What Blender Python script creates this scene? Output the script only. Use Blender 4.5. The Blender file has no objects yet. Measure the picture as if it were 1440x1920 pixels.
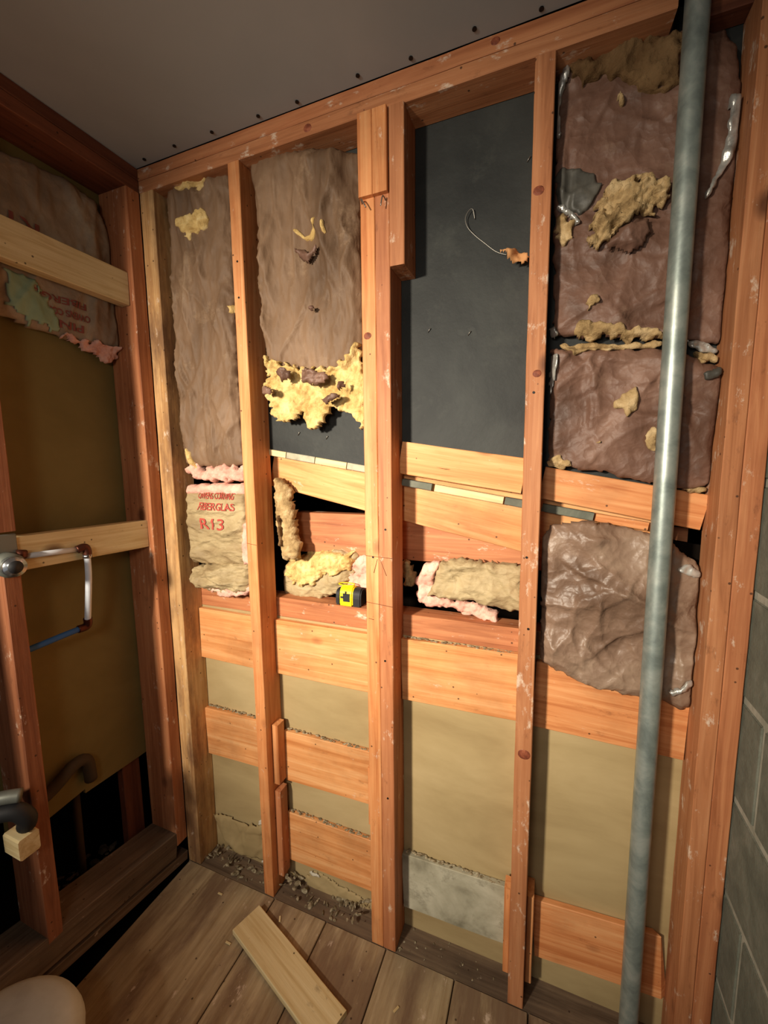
import bpy, bmesh, math, random
import numpy as np
from mathutils import Vector, Matrix, noise
random.seed(7)
scene = bpy.context.scene
COL = scene.collection

# ------------------------------------------------------------ camera
cd = bpy.data.cameras.new('camera'); cam = bpy.data.objects.new('camera', cd); COL.objects.link(cam)
YAW, PIT, ROL = -0.37732, -0.12003, -0.0105
F = Vector((math.sin(YAW)*math.cos(PIT), math.cos(YAW)*math.cos(PIT), math.sin(PIT)))
R0 = Vector((math.cos(YAW), -math.sin(YAW), 0)); U0 = R0.cross(F)
R1 = R0*math.cos(ROL)+U0*math.sin(ROL); U1 = -R0*math.sin(ROL)+U0*math.cos(ROL)
m = Matrix((R1, U1, -F)).transposed().to_4x4(); m.translation = Vector((1.2374, -1.0422, 1.5136))
cam.matrix_world = m
cd.sensor_fit = 'HORIZONTAL'; cd.sensor_width = 36; cd.lens = 775.16*36/1440; cd.clip_start = .01
scene.camera = cam

# ------------------------------------------------------------ world, lamps, exposure
w = bpy.data.worlds.new('world'); scene.world = w; w.use_nodes = True
bg = w.node_tree.nodes['Background']; bg.inputs[0].default_value = (.80, .86, .92, 1); bg.inputs[1].default_value = .33
def area(name, loc, target, size, power, color, spread=180):
    l = bpy.data.lights.new(name, 'AREA'); l.shape = 'DISK'; l.size = size; l.energy = power; l.color = color
    l.spread = math.radians(spread)
    o = bpy.data.objects.new(name, l); COL.objects.link(o); o.location = loc
    o.rotation_euler = (Vector(target)-Vector(loc)).to_track_quat('-Z', 'Y').to_euler()
    return o
area('work_lamp', (.12, -2.3, 1.92), (.70, 0, 1.28), .20, 17.5, (1.0, .885, .71), 62)
area('fill_light', (1.0, -1.5, 1.75), (.75, 0, 1.35), .3, 2.6, (1.0, .90, .76), 120)  # added weak fill lamp for ambient light, no source of its own
vs = scene.view_settings
vs.view_transform = 'Standard'; vs.look = 'None'; vs.gamma = 1; vs.use_curve_mapping = False; vs.exposure = 0.0

# ------------------------------------------------------------ materials
def srgb(r, g, b):
    f = lambda c: (c/255/12.92) if c/255 <= .04045 else ((c/255+.055)/1.055)**2.4
    return (f(r), f(g), f(b), 1)
def newmat(name, rough=.7, spec=.3, metal=0):
    mt = bpy.data.materials.new(name); mt.use_nodes = True
    nt = mt.node_tree; b = nt.nodes['Principled BSDF']
    b.inputs['Roughness'].default_value = rough; b.inputs['Metallic'].default_value = metal
    b.inputs['Specular IOR Level'].default_value = spec
    return mt, nt, b
def N(nt, t, **k):
    n = nt.nodes.new(t)
    for a, v in k.items(): setattr(n, a, v)
    return n
def ramp(nt, fac, stops):
    r = N(nt, 'ShaderNodeValToRGB'); e = r.color_ramp.elements
    while len(e) < len(stops): e.new(.5)
    for i, (p, c) in enumerate(stops): e[i].position = p; e[i].color = c if len(c) == 4 else (*c, 1)
    nt.links.new(fac, r.inputs[0]); return r.outputs[0]
def mix(nt, fac, a, b, mode='MIX'):
    mx = N(nt, 'ShaderNodeMix', data_type='RGBA', blend_type=mode)
    for s, v in ((mx.inputs[0], fac), (mx.inputs[6], a), (mx.inputs[7], b)):
        if hasattr(v, 'is_output') or hasattr(v, 'links'): nt.links.new(v, s)
        else: s.default_value = v
    return mx.outputs[2]
def coords(nt, scale=(1, 1, 1), rnd=True, kind='Object'):
    tc = N(nt, 'ShaderNodeTexCoord'); mp = N(nt, 'ShaderNodeMapping'); mp.inputs['Scale'].default_value = scale
    if rnd:
        oi = N(nt, 'ShaderNodeObjectInfo'); ml = N(nt, 'ShaderNodeVectorMath', operation='MULTIPLY_ADD')
        cb = N(nt, 'ShaderNodeCombineXYZ')
        for i in range(3): nt.links.new(oi.outputs['Random'], cb.inputs[i])
        nt.links.new(cb.outputs[0], ml.inputs[0]); ml.inputs[1].default_value = (37, 53, 71)
        nt.links.new(tc.outputs[kind], ml.inputs[2]); nt.links.new(ml.outputs[0], mp.inputs['Vector'])
    else: nt.links.new(tc.outputs[kind], mp.inputs['Vector'])
    return mp.outputs[0]
def noi(nt, vec, scale, detail=5, rough=.55, dist=0):
    n = N(nt, 'ShaderNodeTexNoise'); n.inputs['Scale'].default_value = scale; n.inputs['Detail'].default_value = detail
    n.inputs['Roughness'].default_value = rough; n.inputs['Distortion'].default_value = dist
    nt.links.new(vec, n.inputs['Vector']); return n.outputs[0]
def bump(nt, b, h, strength, dist=.002):
    bp = N(nt, 'ShaderNodeBump'); bp.inputs['Strength'].default_value = strength; bp.inputs['Distance'].default_value = dist
    nt.links.new(h, bp.inputs['Height']); nt.links.new(bp.outputs[0], b.inputs['Normal'])
def wood(name, lo, mid, hi, stain=.25, paint=.0, knots=True, staincol=(70, 40, 20), rough=.62, big=None):
    mt, nt, b = newmat(name, rough, .35)
    v = coords(nt, (1.3, 26, 26)); g = noi(nt, v, 1.6, 7, .62, .9)
    col = ramp(nt, g, [(.30, srgb(lo[0]*.97, lo[1]*.93, lo[2]*.88)), (.48, srgb(*mid)), (.70, srgb(*hi))])
    v2 = coords(nt, (1, 1, 1)); bn = noi(nt, v2, 3.2, 5, .6)
    col = mix(nt, ramp(nt, bn, [(.48, (0, 0, 0)), (.75, (stain,)*3)]), col, srgb(*staincol))
    if big: col = mix(nt, ramp(nt, noi(nt, coords(nt, (.8, 3, 3)), 3.0, 6, .65), [(.42, (0, 0, 0)), (.60, (.85,)*3)]), col, srgb(*big))
    fine = noi(nt, coords(nt, (5, 160, 160)), 1, 3, .6)
    col = mix(nt, ramp(nt, fine, [(.30, (.30,)*3), (.55, (0, 0, 0))]), col, srgb(*lo))
    sm = noi(nt, coords(nt, (6, 15, 15)), 2.2, 9, .74)
    col = mix(nt, ramp(nt, sm, [(.27, (.55,)*3), (.40, (0, 0, 0))]), col, srgb(lo[0]*.5, lo[1]*.42, lo[2]*.38))
    if knots:
        vo = N(nt, 'ShaderNodeTexVoronoi'); vo.inputs['Scale'].default_value = 4.2
        nt.links.new(coords(nt, (.8, 1.25, 1.25)), vo.inputs['Vector'])
        col = mix(nt, ramp(nt, vo.outputs['Distance'], [(.05, (.85,)*3), (.085, (.45,)*3), (.12, (0, 0, 0))]), col, srgb(lo[0]*.55, lo[1]*.45, lo[2]*.4))
    dots = N(nt, 'ShaderNodeTexVoronoi'); dots.inputs['Scale'].default_value = 26
    nt.links.new(coords(nt, (1, 1, 1)), dots.inputs['Vector'])
    col = mix(nt, ramp(nt, dots.outputs['Distance'], [(.055, (.8,)*3), (.085, (0, 0, 0))]), col, srgb(45, 25, 15))
    if paint:
        pn = noi(nt, coords(nt, (7, 13, 13)), 2.0, 8, .72)
        pm = ramp(nt, pn, [(.66-paint*.1, (0, 0, 0)), (.74-paint*.1, (.75,)*3)])
        col = mix(nt, pm, col, srgb(222, 200, 178))
    nt.links.new(col, b.inputs['Base Color'])
    bump(nt, b, fine, .35, .0015)
    return mt
W_OR = wood('orange_pine', (190, 116, 66), (214, 142, 88), (230, 168, 114), .45, .25)
W_RED = wood('red_fir', (152, 92, 58), (180, 114, 74), (200, 136, 92), .3, .55, staincol=(110, 52, 34))
W_PALE = wood('pale_pine', (200, 132, 76), (222, 154, 96), (238, 182, 126), .5, .15)
W_NEW = wood('new_lumber', (196, 172, 122), (216, 194, 146), (228, 210, 166), .12, .0, staincol=(150, 120, 80))
W_DIRTY = wood('weathered_pine', (176, 128, 82), (212, 164, 108), (232, 190, 136), .5, .6, staincol=(96, 66, 44), big=(104, 72, 52))
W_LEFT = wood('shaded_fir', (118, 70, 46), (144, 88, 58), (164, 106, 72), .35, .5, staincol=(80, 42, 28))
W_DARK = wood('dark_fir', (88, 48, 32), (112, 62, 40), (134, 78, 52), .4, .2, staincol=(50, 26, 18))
W_SMEAR = wood('smeared_fir', (148, 94, 60), (176, 114, 74), (196, 136, 94), .3, .75, staincol=(116, 70, 42))
W_GREY0 = wood('grey_board', (128, 124, 106), (158, 154, 134), (182, 176, 154), .6, .25, False, staincol=(118, 100, 72))
W_FLOOR = wood('worn_subfloor', (150, 128, 96), (172, 150, 116), (194, 172, 138), .55, .35, True, staincol=(96, 74, 58), rough=.8, big=(116, 90, 70))
W_SILL = wood('dirty_sill', (84, 68, 54), (112, 92, 74), (136, 114, 90), .5, .1, False, staincol=(36, 26, 20), rough=.8)

def blotch(name, c1, c2, c3, scale, rough=.8, spec=.2, bs=.3, bscale=60, bdist=.003, metal=0, detail=6, aniso=(1, 1, 1), dust=None, crease=0):
    mt, nt, b = newmat(name, rough, spec, metal)
    n = noi(nt, coords(nt, aniso), scale, detail, .6, .4)
    col = ramp(nt, n, [(.32, srgb(*c1)), (.5, srgb(*c2)), (.68, srgb(*c3))])
    if dust: col = mix(nt, ramp(nt, noi(nt, coords(nt, (1, 1, 1)), 9, 8, .75), [(.56, (0, 0, 0)), (.70, (.6,)*3)]), col, srgb(*dust))
    nt.links.new(col, b.inputs['Base Color'])
    bump(nt, b, noi(nt, coords(nt, aniso), bscale, 5, .6), bs, bdist)
    if crease:
        prev = b.inputs['Normal'].links[0].from_node
        for sc_, di in ((11, .012), (27, .005), (60, .002)):
            v = coords(nt, aniso); wn = N(nt, 'ShaderNodeTexNoise'); wn.inputs['Scale'].default_value = sc_*.5; nt.links.new(v, wn.inputs['Vector'])
            ad = N(nt, 'ShaderNodeVectorMath', operation='MULTIPLY_ADD'); ad.inputs[1].default_value = (.9/sc_*3,)*3
            nt.links.new(wn.outputs['Color'], ad.inputs[0]); nt.links.new(v, ad.inputs[2])
            vo = N(nt, 'ShaderNodeTexVoronoi'); vo.inputs['Scale'].default_value = sc_; nt.links.new(ad.outputs[0], vo.inputs['Vector'])
            bp = N(nt, 'ShaderNodeBump'); bp.inputs['Strength'].default_value = crease; bp.inputs['Distance'].default_value = di
            nt.links.new(vo.outputs['Distance'], bp.inputs['Height']); nt.links.new(prev.outputs[0], bp.inputs['Normal']); prev = bp
        nt.links.new(prev.outputs[0], b.inputs['Normal'])
    return mt
W_GREY = blotch('grey_mottled_board', (126, 120, 100), (168, 162, 140), (190, 184, 162), 9, .85, .15, .3, 70, .001, detail=9, dust=(104, 96, 78))
W_KNOT = blotch('knot_wood', (92, 46, 30), (128, 66, 44), (160, 92, 62), 60, .6, .3, .5, 200, .001)
M_KRAFT = blotch('brown_kraft_paper', (92, 70, 52), (118, 92, 70), (140, 112, 88), 5, .62, .3, .35, 40, .003, dust=(156, 130, 104), crease=.55, aniso=(1, 1, .38))
M_KRAFTR = blotch('red_brown_kraft', (84, 60, 48), (110, 80, 66), (134, 102, 86), 5, .55, .4, .35, 40, .003, dust=(134, 108, 90), crease=.6)
M_KRAFTG = blotch('grey_brown_kraft', (104, 80, 64), (132, 106, 88), (154, 130, 110), 5, .44, .45, .3, 30, .003, dust=(166, 142, 122), crease=.6)
M_TANK = blotch('tan_kraft', (138, 116, 84), (164, 144, 108), (184, 164, 126), 6, .65, .3, .4, 45, .003, crease=.6, aniso=(1, 1, 1.8))
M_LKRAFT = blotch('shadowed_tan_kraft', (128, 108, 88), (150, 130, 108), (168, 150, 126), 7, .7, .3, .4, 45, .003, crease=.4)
M_GREEN = blotch('green_tint_kraft', (128, 150, 122), (142, 162, 134), (154, 168, 140), 8, .7, .3, .4, 45, .003)
M_YEL = blotch('yellow_fiberglass', (176, 140, 84), (214, 182, 120), (232, 206, 150), 26, .95, .05, .9, 140, .004, detail=8)
M_TAN = blotch('tan_fiberglass', (122, 98, 66), (172, 144, 102), (204, 178, 136), 26, .95, .05, .9, 140, .004, detail=8)
M_BROWNW = blotch('brown_fiberglass', (86, 62, 40), (112, 86, 58), (134, 106, 74), 12, .95, .05, .9, 120, .004, detail=8)
M_PINK = blotch('pink_fiberglass', (196, 140, 124), (224, 172, 154), (238, 196, 178), 16, .95, .05, .8, 120, .004, detail=8)
M_FOIL = blotch('crinkled_foil', (140, 138, 132), (188, 186, 180), (222, 220, 212), 30, .3, .5, .4, 70, .003, metal=.55)
M_FELT = blotch('black_felt', (32, 34, 34), (42, 44, 43), (54, 56, 54), 3.5, .62, .3, .5, 22, .003, dust=(60, 62, 58))
M_GFOIL = blotch('dark_grey_backing', (56, 54, 50), (74, 72, 66), (98, 94, 86), 9, .5, .4, .4, 30, .003)
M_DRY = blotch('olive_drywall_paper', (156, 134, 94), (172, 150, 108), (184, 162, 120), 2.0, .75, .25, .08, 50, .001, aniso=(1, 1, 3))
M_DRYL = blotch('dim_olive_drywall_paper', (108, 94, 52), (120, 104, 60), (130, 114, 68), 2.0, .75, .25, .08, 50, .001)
M_CEIL = blotch('ceiling_drywall', (160, 163, 163), (166, 169, 169), (172, 175, 175), 2, .85, .15, .06, 90, .001)
M_BLOCK = blotch('grey_concrete', (96, 98, 88), (108, 110, 98), (122, 122, 110), 14, .9, .15, .7, 45, .004)
M_MORTAR = blotch('mortar', (140, 140, 126), (158, 156, 142), (172, 170, 156), 20, .95, .1, .6, 70, .003)
M_DARKROOM = blotch('dark_cavity', (12, 9, 7), (18, 13, 10), (24, 18, 14), 3, .95, .05, .1)  # near-black, puts the darkness of the cavities into the colour
M_DUST = blotch('dust_and_crumbs', (100, 88, 68), (146, 132, 106), (200, 188, 162), 60, .95, .05, .8, 150, .003)
M_PLAST = blotch('torn_plaster', (176, 168, 150), (204, 196, 178), (222, 214, 198), 20, .9, .1, .5, 80, .002)
M_GALV = blotch('galvanized_steel', (124, 134, 130), (152, 162, 156), (180, 186, 178), 18, .42, .5, .12, 130, .001, metal=.55, detail=8)
M_IRON = blotch('dark_iron', (40, 38, 38), (56, 54, 54), (72, 70, 68), 14, .6, .4, .3, 60, .002, metal=.4)
def plain(name, c, rough=.6, metal=0, spec=.4):
    return blotch(name, tuple(x*.93 for x in c), c, tuple(min(255, x*1.04) for x in c), 12, rough, spec, .05, 60, .001, metal)
M_BLACK = plain('black_rubber', (28, 28, 30)); M_YELLOW = plain('yellow_plastic', (246, 214, 22), .4)
M_WHITEP = plain('white_plastic', (196, 198, 192), .45); M_CHROME = plain('chrome', (190, 192, 196), .2, .95)
M_COPPER = plain('tarnished_copper', (86, 48, 36), .4, .8); M_PEXW = plain('translucent_white_pex', (206, 212, 220), .35)
M_PEXB = plain('blue_pex', (44, 92, 148), .35); M_REDINK = plain('red_ink', (176, 74, 62), .8)
M_REDDIM = plain('dim_red_ink', (128, 66, 56), .8); M_STEEL = plain('steel', (150, 146, 138), .4, .8)  # M_REDDIM: red ink darkened into a dim copy for the shaded left wall
M_SCREW = plain('black_screw', (30, 28, 26), .5, .5); M_PENCIL = plain('pencil_mark', (120, 72, 44), .8)
M_GREYMETAL = plain('dull_grey_metal', (110, 112, 104), .5, .4); M_LEAF = plain('torn_kraft_flake', (206, 150, 98), .8)
M_BRICKRED = plain('rusty_pipe', (62, 42, 30), .7); M_DRAIN = plain('old_brown_drain', (66, 52, 34), .8)

# ------------------------------------------------------------ object helpers
def link(name, me, mat=None, parent=None, loc=(0, 0, 0)):
    o = bpy.data.objects.new(name, me); COL.objects.link(o)
    if mat: me.materials.append(mat)
    L = Vector(loc)
    if parent is not None: o.parent = parent; L = L-parent.location
    o.location = L
    return o
def tag(o, label=None, cat=None, group=None, kind=None):
    for k, v in (('label', label), ('category', cat), ('group', group), ('kind', kind)):
        if v: o[k] = v
    return o
def empty(name, loc, label=None, cat=None, group=None, kind=None):
    o = bpy.data.objects.new(name, None); COL.objects.link(o); o.location = loc; o.empty_display_size = .05
    return tag(o, label, cat, group, kind)
def bm_to(name, bm, mat, parent=None, loc=(0, 0, 0), smooth=False):
    me = bpy.data.meshes.new(name); bmesh.ops.recalc_face_normals(bm, faces=bm.faces); bm.to_mesh(me); bm.free()
    if smooth:
        for p in me.polygons: p.use_smooth = True
    return link(name, me, mat, parent, loc)
def lumber(name, p0, p1, up, W, T, mat, parent=None, seg=None, bev=.0018, jit=.0009, label=None, rag=(0, 0)):
    """a board from p0 to p1 (centres of its end faces): W wide along up, T thick; its own X runs along the grain"""
    p0, p1 = Vector(p0), Vector(p1); d = p1-p0; L = d.length; X = d.normalized()
    Yv = (Vector(up)-X*X.dot(Vector(up))).normalized(); Zv = X.cross(Yv)
    seg = seg or max(3, int(L/.05)); a, b = W/2, T/2; e = bev
    prof = [(-a+e, -b), (a-e, -b), (a, -b+e), (a, b-e), (a-e, b), (-a+e, b), (-a, b-e), (-a, -b+e)]
    vs, fs = [], []; sd = random.random()*100
    for i in range(seg+1):
        x = -L/2+L*i/seg
        for (u, v) in prof:
            k = noise.noise_vector(Vector((x*9+sd, u*30, v*30)))*jit
            xx = x
            if i == 0 and rag[0]: xx += rag[0]*noise.noise(Vector((u*60+sd, v*60, 0)))
            if i == seg and rag[1]: xx += rag[1]*noise.noise(Vector((u*60+sd, v*60, 3)))
            vs.append((xx, u+k.y, v+k.z))
    for i in range(seg):
        for j in range(8):
            q = (j+1) % 8; fs.append((i*8+j, i*8+q, (i+1)*8+q, (i+1)*8+j))
    fs.append(tuple(range(7, -1, -1))); fs.append(tuple(seg*8+j for j in range(8)))
    me = bpy.data.meshes.new(name); me.from_pydata(vs, [], fs); me.update()
    bm = bmesh.new(); bm.from_mesh(me); bmesh.ops.recalc_face_normals(bm, faces=bm.faces); bm.to_mesh(me); bm.free()
    o = link(name, me, mat, parent, (p0+p1)/2)
    o.rotation_euler = Matrix((X, Yv, Zv)).transposed().to_euler()
    if label: o['label'] = label
    return o
def stick(name, x0, x1, y0, y1, z0, z1, mat, parent=None, **k):
    """axis-aligned lumber"""
    dx, dy, dz = x1-x0, y1-y0, z1-z0; cx, cy, cz = (x0+x1)/2, (y0+y1)/2, (z0+z1)/2
    if dz >= dx and dz >= dy: return lumber(name, (cx, cy, z0), (cx, cy, z1), (1, 0, 0), dx, dy, mat, parent, **k)
    if dx >= dy: return lumber(name, (x0, cy, cz), (x1, cy, cz), (0, 0, 1), dz, dy, mat, parent, **k)
    return lumber(name, (cx, y0, cz), (cx, y1, cz), (0, 0, 1), dz, dx, mat, parent, **k)
def box_bm(bm, x0, x1, y0, y1, z0, z1, bev=0):
    r = bmesh.ops.create_cube(bm, size=1)
    bmesh.ops.scale(bm, vec=(x1-x0, y1-y0, z1-z0), verts=r['verts'])
    bmesh.ops.translate(bm, vec=((x0+x1)/2, (y0+y1)/2, (z0+z1)/2), verts=r['verts'])
    if bev:
        ed = list({e for v in r['verts'] for e in v.link_edges}); bmesh.ops.bevel(bm, geom=ed, offset=bev, segments=3, affect='EDGES')
def box(name, dims, mat, parent=None, bev=0):
    bm = bmesh.new(); x0, x1, y0, y1, z0, z1 = dims; c = ((x0+x1)/2, (y0+y1)/2, (z0+z1)/2)
    box_bm(bm, x0-c[0], x1-c[0], y0-c[1], y1-c[1], z0-c[2], z1-c[2], bev)
    return bm_to(name, bm, mat, parent, c, smooth=bool(bev and False))
def tube(name, pts, r, mat, parent=None, n=14, cap=True, rad=None):
    pts = [Vector(p) for p in pts]; bm = bmesh.new(); rings = []; pu = None
    c0 = pts[0].copy()
    for i, p in enumerate(pts):
        t = (pts[min(i+1, len(pts)-1)]-pts[max(i-1, 0)]).normalized()
        if pu is None: pu = t.orthogonal().normalized()
        u = (pu-t*pu.dot(t)).normalized(); pu = u; v = t.cross(u); rr = rad[i] if rad else r
        rings.append([bm.verts.new(p-c0+(u*math.cos(a)+v*math.sin(a))*rr) for a in [2*math.pi*k/n for k in range(n)]])
    for a, b in zip(rings, rings[1:]):
        for k in range(n): bm.faces.new((a[k], a[(k+1) % n], b[(k+1) % n], b[k]))
    if cap: bm.faces.new(rings[0][::-1]); bm.faces.new(rings[-1])
    o = bm_to(name, bm, mat, parent, c0, smooth=True)
    return o
def smoothpath(pts, sub=6):
    P = [Vector(p) for p in pts]; out = []
    for i in range(len(P)-1):
        a, b, c, d = P[max(i-1, 0)], P[i], P[i+1], P[min(i+2, len(P)-1)]
        for k in range(sub):
            t = k/sub; out.append(.5*((2*b)+(c-a)*t+(2*a-5*b+4*c-d)*t*t+(3*b-a-3*c+d)*t**3))
    out.append(P[-1]); return out

# ------------------------------------------------------------ torn and crumpled sheets: real relief inside a ragged outline
def tri(t): return abs(t-math.floor(t)-.5)*2
def crumple(u, v, s, amp, freq=5, ani=1.0, n=6):
    rnd = random.Random(s); h = 0
    wu = noise.noise(Vector((u*4, v*4*ani, s))); wv = noise.noise(Vector((u*4+9, v*4*ani, s+5)))
    for k in range(n):
        a = rnd.uniform(0, math.pi); f = freq*rnd.uniform(.5, 1.6); ph = rnd.random()*9
        du, dv = math.cos(a), math.sin(a)*ani
        mk = max(0, noise.noise(Vector((u*6+k*7, v*6*ani, s*1.7)))+.12)*1.9
        h += tri((u*du+v*dv)*f+ph+.55*wu+.4*wv)*mk/f*freq
    return amp*h/n*1.6
def _r(i, j, s):
    t = math.sin(i*127.1+j*311.7+s*74.7)*43758.5453; return t-math.floor(t)
def facet(u, v, s, f):
    a = s*1.3+f; x, y = (u*math.cos(a)-v*math.sin(a))*f, (u*math.sin(a)+v*math.cos(a))*f
    w = noise.noise_vector(Vector((x*.45, y*.45, s))); x += w.x*.9; y += w.y*.9
    i, j = math.floor(x), math.floor(y); p, q = x-i, y-j
    h00, h10, h01, h11 = _r(i, j, s), _r(i+1, j, s), _r(i, j+1, s), _r(i+1, j+1, s)
    if _r(i, j, s+9) > .5:
        return h00+(h10-h00)*p+(h11-h10)*q if p > q else h00+(h01-h00)*q+(h11-h01)*p
    if p+q < 1: return h00+(h10-h00)*p+(h01-h00)*q
    return h11+(h01-h11)*(1-p)+(h10-h11)*(1-q)
def crumpled(u, v, s, amp, f, ani=1.0):
    u2 = u; v2 = v*ani
    return amp*(facet(u2, v2, s, f)+.45*facet(u2, v2, s+11, f*2.3)+.2*facet(u2, v2, s+23, f*5.2)-.8)
def folds(u, v, s, amp, box, n, ang=None):
    rnd = random.Random(s*31+7); h = 0
    for k in range(n):
        cu, cv = rnd.uniform(box[0][0], box[1][0]), rnd.uniform(box[0][1], box[1][1]); a = rnd.uniform(0, math.pi*2) if ang is None else ang+rnd.uniform(-.45, .45)+(math.pi if rnd.random() > .5 else 0)
        ln = rnd.uniform(.05, .16)*(1 if ang is None else 1.8); am = rnd.uniform(.5, 1)
        du, dv = u-cu, v-cv; al = -du*math.sin(a)+dv*math.cos(a)
        if abs(al) > ln*2: continue
        t = du*math.cos(a)+dv*math.sin(a)+.030*noise.noise(Vector((u*9+k, v*9, s)))
        if t > .16 or t < -.03: continue
        h += am*math.exp(-(al/ln)**2*1.5)*(math.exp(-t/.030) if t > 0 else math.exp(t/.0035))
    return amp*h
def wrinkle(u, v, s, amp, fu=22, fv=5):
    a = 1-abs(noise.noise(Vector((u*fu+noise.noise(Vector((u*3, v*3, s)))*2.5, v*fv, s))))*2
    b = 1-abs(noise.noise(Vector((u*fu*2.1, v*fv*2.4, s+3))))*2
    return amp*(max(0, a)**3*.8+max(0, b)**3*.35)
def lumps(u, v, s, amp, f=30):
    n1 = noise.noise(Vector((u*f, v*f, s))); n2 = noise.noise(Vector((u*f*2.3, v*f*2.3, s+4))); n3 = noise.noise(Vector((u*f*5.5, v*f*5.5, s+8)))
    return amp*(n1*.8+abs(n2)*.9+n3*.35)
class Sheet:
    def __init__(s, plane, pos, poly, seed, thick=.02, fall=.03, style='paper', amp=.01, res=.005, rag=.004, on=None, lift=.0, freq=6, ani=1.0, back=.02, clip=None, nf=16):
        s.__dict__.update(locals()); s.P = np.array(poly); s.bb = (s.P.min(0), s.P.max(0))
    def dist(s, U, V):
        P = s.P; Q = np.roll(P, -1, 0); d = np.full(U.shape, 9.); ins = np.zeros(U.shape, bool)
        for (ax, ay), (bx, by) in zip(P, Q):
            ex, ey = bx-ax, by-ay; t = np.clip(((U-ax)*ex+(V-ay)*ey)/(ex*ex+ey*ey+1e-12), 0, 1)
            d = np.minimum(d, np.hypot(U-ax-t*ex, V-ay-t*ey))
            c = ((ay > V) != (by > V)) & (U < (bx-ax)*(V-ay)/(by-ay+1e-12)+ax); ins ^= c
        return np.where(ins, d, -d)
    def h(s, u, v, d=None):
        if d is None: d = float(s.dist(np.array([u]), np.array([v]))[0])
        k = min(1, max(0, d)/s.fall); prof = math.sqrt(max(0, 1-(1-k)**2)); r = 0
        if s.style == 'paper': r = crumpled(u, v, s.seed, s.amp*1.1, s.freq*1.6, s.ani)+folds(u, v, s.seed, min(.010, s.amp*.6), s.bb, s.nf)
        elif s.style == 'wrinkle': r = wrinkle(u, v, s.seed, s.amp*.5, 15, 3)+crumpled(u, v, s.seed, s.amp*1.2, 14, .42)+folds(u, v, s.seed, s.amp*.75, s.bb, s.nf, 0)
        elif s.style == 'hwrinkle': r = wrinkle(v, u, s.seed, s.amp*.8, 26, 6)+crumpled(u, v, s.seed, s.amp*1.5, 14, 2.4)+folds(u, v, s.seed, s.amp*.8, s.bb, s.nf, math.pi/2)
        elif s.style == 'wool': r = lumps(u, v, s.seed, s.amp)
        elif s.style == 'foil': r = crumpled(u, v, s.seed, s.amp, 34)
        base = s.on.h(u, v)+(s.on.pos-s.pos if s.plane == 'Y' else s.pos-s.pos) if s.on else 0
        if s.on: base = s.on.h(u, v)
        return base+s.lift+s.thick*prof+r*(.35+.65*prof)
    def pt(s, u, v, h):
        p0 = s.on.pos if s.on else s.pos
        return (u, p0-h, v) if s.plane == 'Y' else (p0+h, u, v)
    def build(s, name, mat, parent):
        P = s.P; pad = .006; a, b = P.min(0)-pad, P.max(0)+pad
        nu, nv = int((b[0]-a[0])/s.res)+2, int((b[1]-a[1])/s.res)+2
        us = a[0]+np.arange(nu)*s.res; vsx = a[1]+np.arange(nv)*s.res; U, V = np.meshgrid(us, vsx, indexing='ij')
        D = s.dist(U, V); bm = bmesh.new(); idx = {}
        for i in range(nu):
            for j in range(nv):
                if D[i, j] < -s.rag*1.2: continue
                u, v = us[i], vsx[j]
                rg = s.rag*(noise.noise(Vector((u*55, v*55, s.seed)))+.5*noise.noise(Vector((u*140, v*140, s.seed))))*1.6
                dd = D[i, j]+rg
                if dd <= 0: continue
                if s.clip and not (s.clip[0] <= u <= s.clip[1]): continue
                idx[i, j] = bm.verts.new(s.pt(u, v, s.h(u, v, dd)))
        for (i, j) in list(idx):
            q = [(i, j), (i+1, j), (i+1, j+1), (i, j+1)]
            k = [t for t in q if t in idx]
            if len(k) >= 4: bm.faces.new([idx[t] for t in k])
        bmesh.ops.delete(bm, geom=[v for v in bm.verts if not v.link_faces], context='VERTS')
        seen, isl = set(), []
        for v in bm.verts:
            if v in seen: continue
            st, cc = [v], []; seen.add(v)
            while st:
                q = st.pop(); cc.append(q)
                for e in q.link_edges:
                    o2 = e.other_vert(q)
                    if o2 not in seen: seen.add(o2); st.append(o2)
            isl.append(cc)
        isl.sort(key=len, reverse=True)
        bmesh.ops.delete(bm, geom=[v for cc in isl[1:] for v in cc], context='VERTS')
        be = [e for e in bm.edges if e.is_boundary]
        # the outline gets a depth of its own
        r = bmesh.ops.extrude_edge_only(bm, edges=be); nvv = [g for g in r['geom'] if isinstance(g, bmesh.types.BMVert)]
        vec = (0, s.back, 0) if s.plane == 'Y' else (-s.back, 0, 0)
        bmesh.ops.translate(bm, vec=vec, verts=nvv)
        # soften the stair-stepped outline
        bvs = {v for e in be if e.is_valid for v in e.verts} | set(nvv)
        for _ in range(2):
            newp = {}
            for v in bvs:
                ns = [e.other_vert(v) for e in v.link_edges if e.other_vert(v) in bvs and abs((e.other_vert(v).co-v.co).dot(Vector(vec).normalized())) < s.back*.6]
                if len(ns) >= 2:
                    c = sum((n.co for n in ns), Vector())/len(ns); newp[v] = v.co.lerp(c, .5)
            for v, c in newp.items(): v.co = c
        o = bm_to(name, bm, mat, parent, (0, 0, 0), smooth=True)
        return o
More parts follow.
